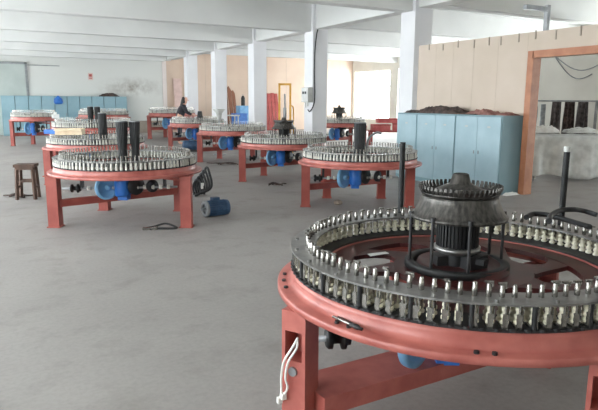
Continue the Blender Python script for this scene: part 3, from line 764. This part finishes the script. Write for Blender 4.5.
obj('body', B().box((0,0,.69), (.66,.5,1.38)), 'lblue', t); obj('door', B().box((-.01,-.262,.75), (.58,.02,1.1)), 'lblue', t)
t2 = thing('gas_cylinder', 'dark grey cylinder standing on the light blue cabinet', 'cylinder', (q.x-.03, 28.68, 1.382))
obj('body', B().lathe([(0,0),(.1,0),(.105,.02),(.105,.40),(.06,.5),(.03,.52),(0,.52)], 18), 'dark', t2); obj('valve', B().cyl((0,0,.52), .02, .07, 8), 'grey', t2)
q = atY(240, 112, 27.6)
t = thing('crate', 'bright blue crate in front of the light blue cabinet', 'crate', (q.x, 27.7, 0), .1)
b = B().box((0,0,.015), (.66,.45,.03))
for sy in (-1, 1): b.box((0, sy*.215, .5), (.66,.02,.98))
for sx in (-1, 1): b.box((sx*.32, 0, .5), (.02,.41,.98))
obj('body', b, 'blue', t); obj('rim', B().box((0,-.225,.98),(.7,.03,.04)).box((0,.225,.98),(.7,.03,.04)).box((-.335,0,.98),(.03,.42,.04)).box((.335,0,.98),(.03,.42,.04)), 'blue', t)
q = atY(232, 114, 26.4)
t = thing('workbench', 'pale grey bench in front of the brown boards', 'bench', (q.x-.2, 26.4, 0), .05)
obj('bench_top', B().box((0,0,.93), (1.0,.5,.06)), 'lgrey', t)
for sx in (-1, 1):
    for sy in (-1, 1): obj('leg', B().box((sx*.44, sy*.2, .45), (.05,.05,.9)), 'lgrey', t)

# yellow stacker truck beyond the mast loom
q = P(-.38, 15.1)
t = thing('stacker_truck', 'yellow hand stacker with a tall mast between loom and red panels', 'stacker', q, -YAW)
zt = 2.06
for sx in (-1, 1):
    obj('mast', B().box((sx*.14, 0, .1+(zt-.1)/2), (.05,.08,zt-.1)), 'yellow', t)
    o = obj('fork', B().box((sx*.11, -.42, .10), (.09,.75,.04)), 'dark', t)
    obj('wheel', B().lathe([(0,-.03),(.055,-.03),(.055,.03),(0,.03)], 14, (sx*.24, .2, .055), axis=X), 'black', t)
obj('cross_bar', B().box((0,0,zt-.02), (.33,.06,.05)).box((0,0,1.12), (.33,.09,.05)), 'yellow', t)
obj('base_frame', B().box((0,.12,.16), (.5,.36,.2)), 'dark', t)
obj('lift_cylinder', B().cyl((0,.02,.2), .045, 1.25, 14).cyl((0,.02,1.45), .022, .35, 10), 'grey', t)
obj('carriage', B().box((0,-.05,.62), (.26,.05,1.0)), 'dark', t)
obj('handle', B().tube(bez([(.2,.2,.26),(.22,.22,.9),(.22,.16,1.42),(.17,.1,1.5)]), .016, 8), 'yellow', t)

# red frames and boxes in the right bay, dark machine
def redbox(label, lat, d, z, dims, rz, m_='redcrate'):
    q = P(lat, d, z); t = thing('machine_cover', label, 'cover', q, -YAW+rz, 'red covers in the right bay'); w_, e_, h_ = dims
    obj('shell', B().box((0,0,h_/2), (w_,e_,h_-.0)), m_, t); obj('flange', B().box((0,-e_/2-.012,h_-.02), (w_+.04,.02,.04)), 'redboard', t)
q = P(3.2, 20.6)
t = thing('steel_table', 'low red steel table holding red covers in the right bay', 'table', q, -YAW)
obj('table_top', B().box((0,0,.60), (1.5,.8,.05)), 'redboard', t)
for sx in (-1, 1):
    for sy in (-1, 1): obj('leg', B().box((sx*.68, sy*.34, .285), (.07,.07,.57)), 'redboard', t)
redbox('red cover lying front left on the red steel table', 2.85, 20.5, .627, (.6,.5,.22), .1)
redbox('red cover lying front right on the red steel table', 3.6, 20.45, .627, (.66,.5,.26), -.12, 'redcrate')
redbox('red cover stacked on top of the two others', 3.15, 20.55, .89, (.85,.45,.16), .06, 'redcrate')

# ------------------------------------------------------------------ electric box on the column
cy = CY[3]
t = thing('switch_box', 'grey electric switch box on the white column', 'switch box', (CX0-CW/2, cy, 1.62+.0))
q = atX(306, 95, CX0-CW/2)
t.location = (CX0-CW/2, cy-.05, q.z-.22)
obj('box', B().box((-.075,0,.22), (.15,.40,.42)), 'lgrey', t); obj('door', B().box((-.156,0,.22), (.012,.36,.38)), 'white', t)
obj('breaker', B().box((-.165,-.06,.28), (.012,.08,.07)).box((-.165,.07,.28), (.012,.08,.07)), 'dark', t)
obj('conduit', B().cyl((-.06,.1,-.14), .02, .145, 8).cyl((-.06,-.02,-.1), .02, .105, 8), 'lgrey', t)
zb = q.z
cxf = CX0-CW/2; yf = cy-CW/2
pts = bez([(cxf+.14, yf-.017, 3.60), (cxf+.10, yf-.017, 3.45), (cxf+.05, yf-.017, 3.0), (cxf+.045, yf-.017, 2.4), (cxf+.06, yf-.018, 1.75), (cxf+.0, yf-.05, 1.50), (cxf-.05, yf+.06, 1.33), (cxf-.06, yf+.16, 1.38)], 8)
q0 = pts[0]; tag(link('power_cable', B().tube([p-q0 for p in pts], .016, 8).mesh('power_cable', 'cable'), None, q0), 'black power cable running up the white column from the switch box', 'cable')

# grey pipe above the partition
pb = atX(547.5, 9.5, 8.60); pa = atY(525, 9, pb.y)
t = thing('vent_pipe', 'grey square pipe bent down behind the beige partition', 'pipe', pb)
obj('drop', B().box((0,0,-(pb.z-2.55)/2+.035), (.07,.07,pb.z-2.55+.07)), 'grey', t)
obj('branch', B().bar((-.035,0,0), (pa.x-pb.x,0,0), .07, .07), 'grey', t)

# ------------------------------------------------------------------ room behind the doorway
q = P(5.78, 12.35)
t = thing('covered_bench', 'low bench covered by a dusty plastic sheet seen through the doorway', 'bench', q, -YAW)
for sx in (-1, 1):
    for sy in (-1, 1): obj('leg', B().box((sx*.88, sy*.3, .42), (.06,.06,.84)), 'grey', t)
obj('bench_top', B().box((0,0,.86), (1.9,.74,.05)), 'grey', t)
obj('side_panel', B().box((-.86,-.30,.44), (.10,.05,.8)), 'white', t)
b = B(); nx, nz = 40, 16
def sheet(u, v):
    # v: 0 front hem .. 1 back ; folds run down the front
    x = (u-.5)*2.06
    if v < .5:
        k = v/.5; z = .10+.795*k; y = -.42-.06*(1-k)*sin(u*23)-.05*(1-k)+.02*sin(u*61)*(1-k); z += .0
        if k < .05: z += .05*sin(u*9)
    else:
        k = (v-.5)/.5; y = -.42+.86*k; z = .905+.05*sin(pi*k)*(1+.6*noise.noise(Vector((u*7, k*3, 1))))+.05*noise.noise(Vector((u*5, k*4, 4)))*sin(pi*k)
    return Vector((x, y, z))
g = [[b.bm.verts.new(sheet(i/nx, j/(2*nz))) for j in range(2*nz+1)] for i in range(nx+1)]
for i in range(nx):
    for j in range(2*nz):
        f = b._f([g[i][j], g[i+1][j], g[i+1][j+1], g[i][j+1]]); f.smooth = True
so = link('plastic_sheet', b.mesh('plastic_sheet', 'sheet'), None, q, -YAW); tag(so, 'dusty translucent looking plastic sheet draped over the bench', 'sheet')
sm = so.modifiers.new('thickness', 'SOLIDIFY'); sm.thickness = .004; sm.offset = 1
crumple('bag', 'white crumpled bag on the covered bench behind the doorway', lp(t, -.55, .12, .985), (.6,.4,.14), 'paper', 9, rz=-YAW, cat='bag')
crumple('bag', 'grey crumpled sack on the covered bench near the black rod', lp(t, .25, .1, .985), (.7,.4,.12), 'sheet', 10, rz=-YAW, cat='bag')
# rack with hanging hoses and cloths
q = P(6.2, 14.3)
t = thing('hanging_rack', 'grey rail rack behind the covered bench', 'rack', q, -YAW)
for sx in (-1, 1): obj('upright', B().box((sx*1.05,0,.84), (.05,.05,1.68)), 'grey', t); obj('foot', B().box((sx*1.05,0,.02), (.06,.5,.04)), 'grey', t)
obj('rail', B().bar((-1.05,0,1.66), (1.05,0,1.66), .035, .035), 'grey', t)
rk = t
def hang(label, x, w_, h_, m_, seed, name='hanging_cloth', cat='cloth'):
    b = B(); nx, nz = 16, 10
    def f(i, j, s_):
        u, k = i/nx-.5, j/nz
        return Vector((u*w_*(.75+.25*k), s_*.012+(.03+.05*k)*sin(u*15+seed)+.02*noise.noise(Vector((u*6, k*4, seed))), -.0-h_*k))
    F_ = [[[b.bm.verts.new(f(i, j, s_)) for j in range(nz+1)] for i in range(nx+1)] for s_ in (-1, 1)]
    for s_ in (0, 1):
        for i in range(nx):
            for j in range(nz):
                fc = b._f([F_[s_][i][j], F_[s_][i+1][j], F_[s_][i+1][j+1], F_[s_][i][j+1]]); fc.smooth = True
    per = [(i, 0) for i in range(nx+1)]+[(nx, j) for j in range(1, nz+1)]+[(i, nz) for i in range(nx-1, -1, -1)]+[(0, j) for j in range(nz-1, 0, -1)]
    for p_, c_ in zip(per, per[1:]+per[:1]): b._f([F_[0][p_[0]][p_[1]], F_[0][c_[0]][c_[1]], F_[1][c_[0]][c_[1]], F_[1][p_[0]][p_[1]]])
    o = tag(link(name, b.mesh(name, m_), None, lp(rk, x, 0, 1.64), -YAW), label, cat, 'cloths hanging on the rack'); return o
hang('dark hanging cloth left of the brownish one on the rack', .08, .30, 1.1, 'cloth', 1)
hang('brownish hanging cloth in the middle of the rack', .40, .30, 1.15, 'scrap', 2)
hang('dark hanging cloth at the right of the rack', .72, .28, 1.1, 'cloth', 3)
for k, x in enumerate((-.92, -.78, -.18)):
    o = B().lathe([(0,0),(.06,0),(.06,1.58),(0,1.58)], 14)
    tag(link('duct_tube', o.mesh('duct_tube', 'duct'), None, lp(rk, x, .16, 0)), ['silver tube standing leftmost behind the rack', 'silver tube standing just left of the black hose loop', 'silver tube standing between hose loop and cloths'][k], 'tube', 'silver tubes behind the rack')
tag(link('hose_loop', B().tube(bez([(-.09,-.04,-1.2),(-.10,-.03,-.6),(-.085,-.03,-.15),(0,-.0,.035),(.085,-.03,-.15),(.08,-.03,-.6),(.06,-.04,-.9)]), .022, 8).mesh('hose_loop', 'cable'), None, lp(rk, -.5, 0, 1.668), -YAW), 'black hose hung in a loop over the rack rail', 'hose')
# loose wires hanging high on the back room wall
for k, (x0, x1, y0_, y1_, sag) in enumerate(((554, 592, 55, 74, 16), (556, 600, 57, 64, 12))):
    pts = []
    for i in range(13):
        u = i/12; p = atX(x0+(x1-x0)*u, y0_+(y1_-y0_)*u+sag*sin(pi*u)*.8, 13.97); pts.append(p)
    q0 = pts[0]; tag(link('hanging_wire', B().tube([p-q0 for p in pts], .012, 6).mesh('hanging_wire', 'grey'), None, q0), ['grey wire sagging lower across the wall behind the doorway', 'grey wire sagging higher across the wall behind the doorway'][k], 'wire')

# ------------------------------------------------------------------ person bending over a far loom
def skin(name, chain, mt, parent=None, loc=(0,0,0), rz=0):
    """chain: list of (point, radius, parent_index)"""
    me = bpy.data.meshes.new(name+'_skeleton'); me.from_pydata([c[0] for c in chain], [(i, c[2]) for i, c in enumerate(chain) if c[2] is not None], [])
    o = bpy.data.objects.new(name, me); COL.objects.link(o)
    md = o.modifiers.new('s', 'SKIN'); md.use_smooth_shade = True
    sd = o.modifiers.new('d', 'SUBSURF'); sd.levels = 1; sd.render_levels = 1
    for i, c in enumerate(chain):
        r_ = c[1] if isinstance(c[1], tuple) else (c[1], c[1]); me.skin_vertices[0].data[i].radius = r_; me.skin_vertices[0].data[i].use_root = (i == 0)
    bpy.context.view_layer.update()
    ev = o.evaluated_get(bpy.context.evaluated_depsgraph_get()); m2 = bpy.data.meshes.new_from_object(ev); m2.name = name
    bpy.data.objects.remove(o); m2.materials.clear(); m2.materials.append(M[mt])
    for p in m2.polygons: p.material_index = 0; p.use_smooth = True
    return link(name, m2, parent, loc, rz)
pp = P(-4.52, 21.85)
t = thing('person', 'person with long dark hair and dark jacket bending over a far loom', 'person', pp, -YAW+.15)
# faces +x (to the right), leaning forward
body = [((0,0,.93),(.12,.15),None), ((.05,0,1.12),(.11,.14),0), ((.13,0,1.30),(.11,.16),1), ((.19,0,1.43),(.09,.14),2), ((.235,0,1.50),.055,3), ((.26,0,1.56),.055,4), ((.275,0,1.63),(.085,.075),5), ((.27,0,1.70),(.085,.075),6), ((.26,0,1.755),.055,7),
        ((0,.10,.88),.105,0), ((.03,.11,.50),.07,9), ((-.03,.11,.10),.045,10), ((.02,.11,.045),.042,11), ((.14,.115,.035),.034,12),
        ((0,-.10,.88),.105,0), ((.03,-.11,.50),.07,14), ((-.03,-.11,.10),.045,15), ((.02,-.11,.045),.042,16), ((.14,-.115,.035),.034,17),
        ((.20,.19,1.40),.06,3), ((.30,.23,1.18),.046,19), ((.50,.16,1.10),.036,20), ((.57,.15,1.095),.030,21),
        ((.20,-.19,1.40),.06,3), ((.30,-.23,1.18),.046,23), ((.50,-.16,1.10),.036,24), ((.57,-.15,1.095),.030,25)]
skin('body', body, 'skin', t)
skin('jacket', [((.01,0,.95),(.135,.17),None), ((.05,0,1.12),(.128,.16),0), ((.13,0,1.30),(.128,.18),1), ((.19,0,1.43),(.11,.16),2), ((.225,0,1.475),.075,3),
                ((.20,.20,1.40),.078,3), ((.30,.23,1.18),.062,5), ((.49,.163,1.10),.05,6), ((.20,-.20,1.40),.078,3), ((.30,-.23,1.18),.062,8), ((.49,-.163,1.10),.05,9)], 'jacket', t)
skin('trousers', [((0,0,.93),(.135,.165),None), ((0,.10,.86),.12,0), ((.03,.11,.50),.085,1), ((-.03,.11,.10),.065,2), ((0,-.10,.86),.12,0), ((.03,-.11,.50),.085,4), ((-.03,-.11,.10),.065,5)], 'trouser', t)
skin('hair', [((.235,0,1.745),(.07,.075),None), ((.205,0,1.70),(.085,.095),0), ((.19,0,1.62),(.08,.10),1), ((.17,0,1.52),(.07,.10),2), ((.12,0,1.40),(.06,.09),3), ((.08,0,1.30),(.035,.06),4)], 'hair', t)
for sy in (-1, 1):
    obj('eye', B().lathe([(0,-.008),(.008,0),(0,.008)], 8, (.352, sy*.03, 1.645)), 'hair', t)
    obj('hand', B().box((.61,sy*.15,1.09), (.07,.07,.022)).bar((.63,sy*.18,1.09),(.71,sy*.18,1.075),.014,.014).bar((.64,sy*.16,1.09),(.73,sy*.16,1.075),.015,.014).bar((.64,sy*.14,1.09),(.73,sy*.14,1.075),.015,.014).bar((.64,sy*.12,1.09),(.71,sy*.12,1.075),.013,.013).bar((.59,sy*.115,1.09),(.65,sy*.09,1.08),.016,.015), 'skin', t)
obj('nose', B().box((.362,0,1.625), (.03,.02,.03)), 'skin', t)

# ------------------------------------------------------------------ light
w = bpy.data.worlds.new('overcast_sky'); SC.world = w; w.use_nodes = True
bg = w.node_tree.nodes['Background']; bg.inputs['Color'].default_value = (.93, .97, 1.0, 1); bg.inputs['Strength'].default_value = 6.0
SC.view_settings.view_transform = 'Standard'; SC.view_settings.look = 'None'; SC.view_settings.gamma = 1; SC.view_settings.use_curve_mapping = False
SC.view_settings.exposure = 1.58
SC.cycles.max_bounces = 8; SC.cycles.diffuse_bounces = 6; SC.cycles.transparent_max_bounces = 12
SC.cycles.use_denoising = True
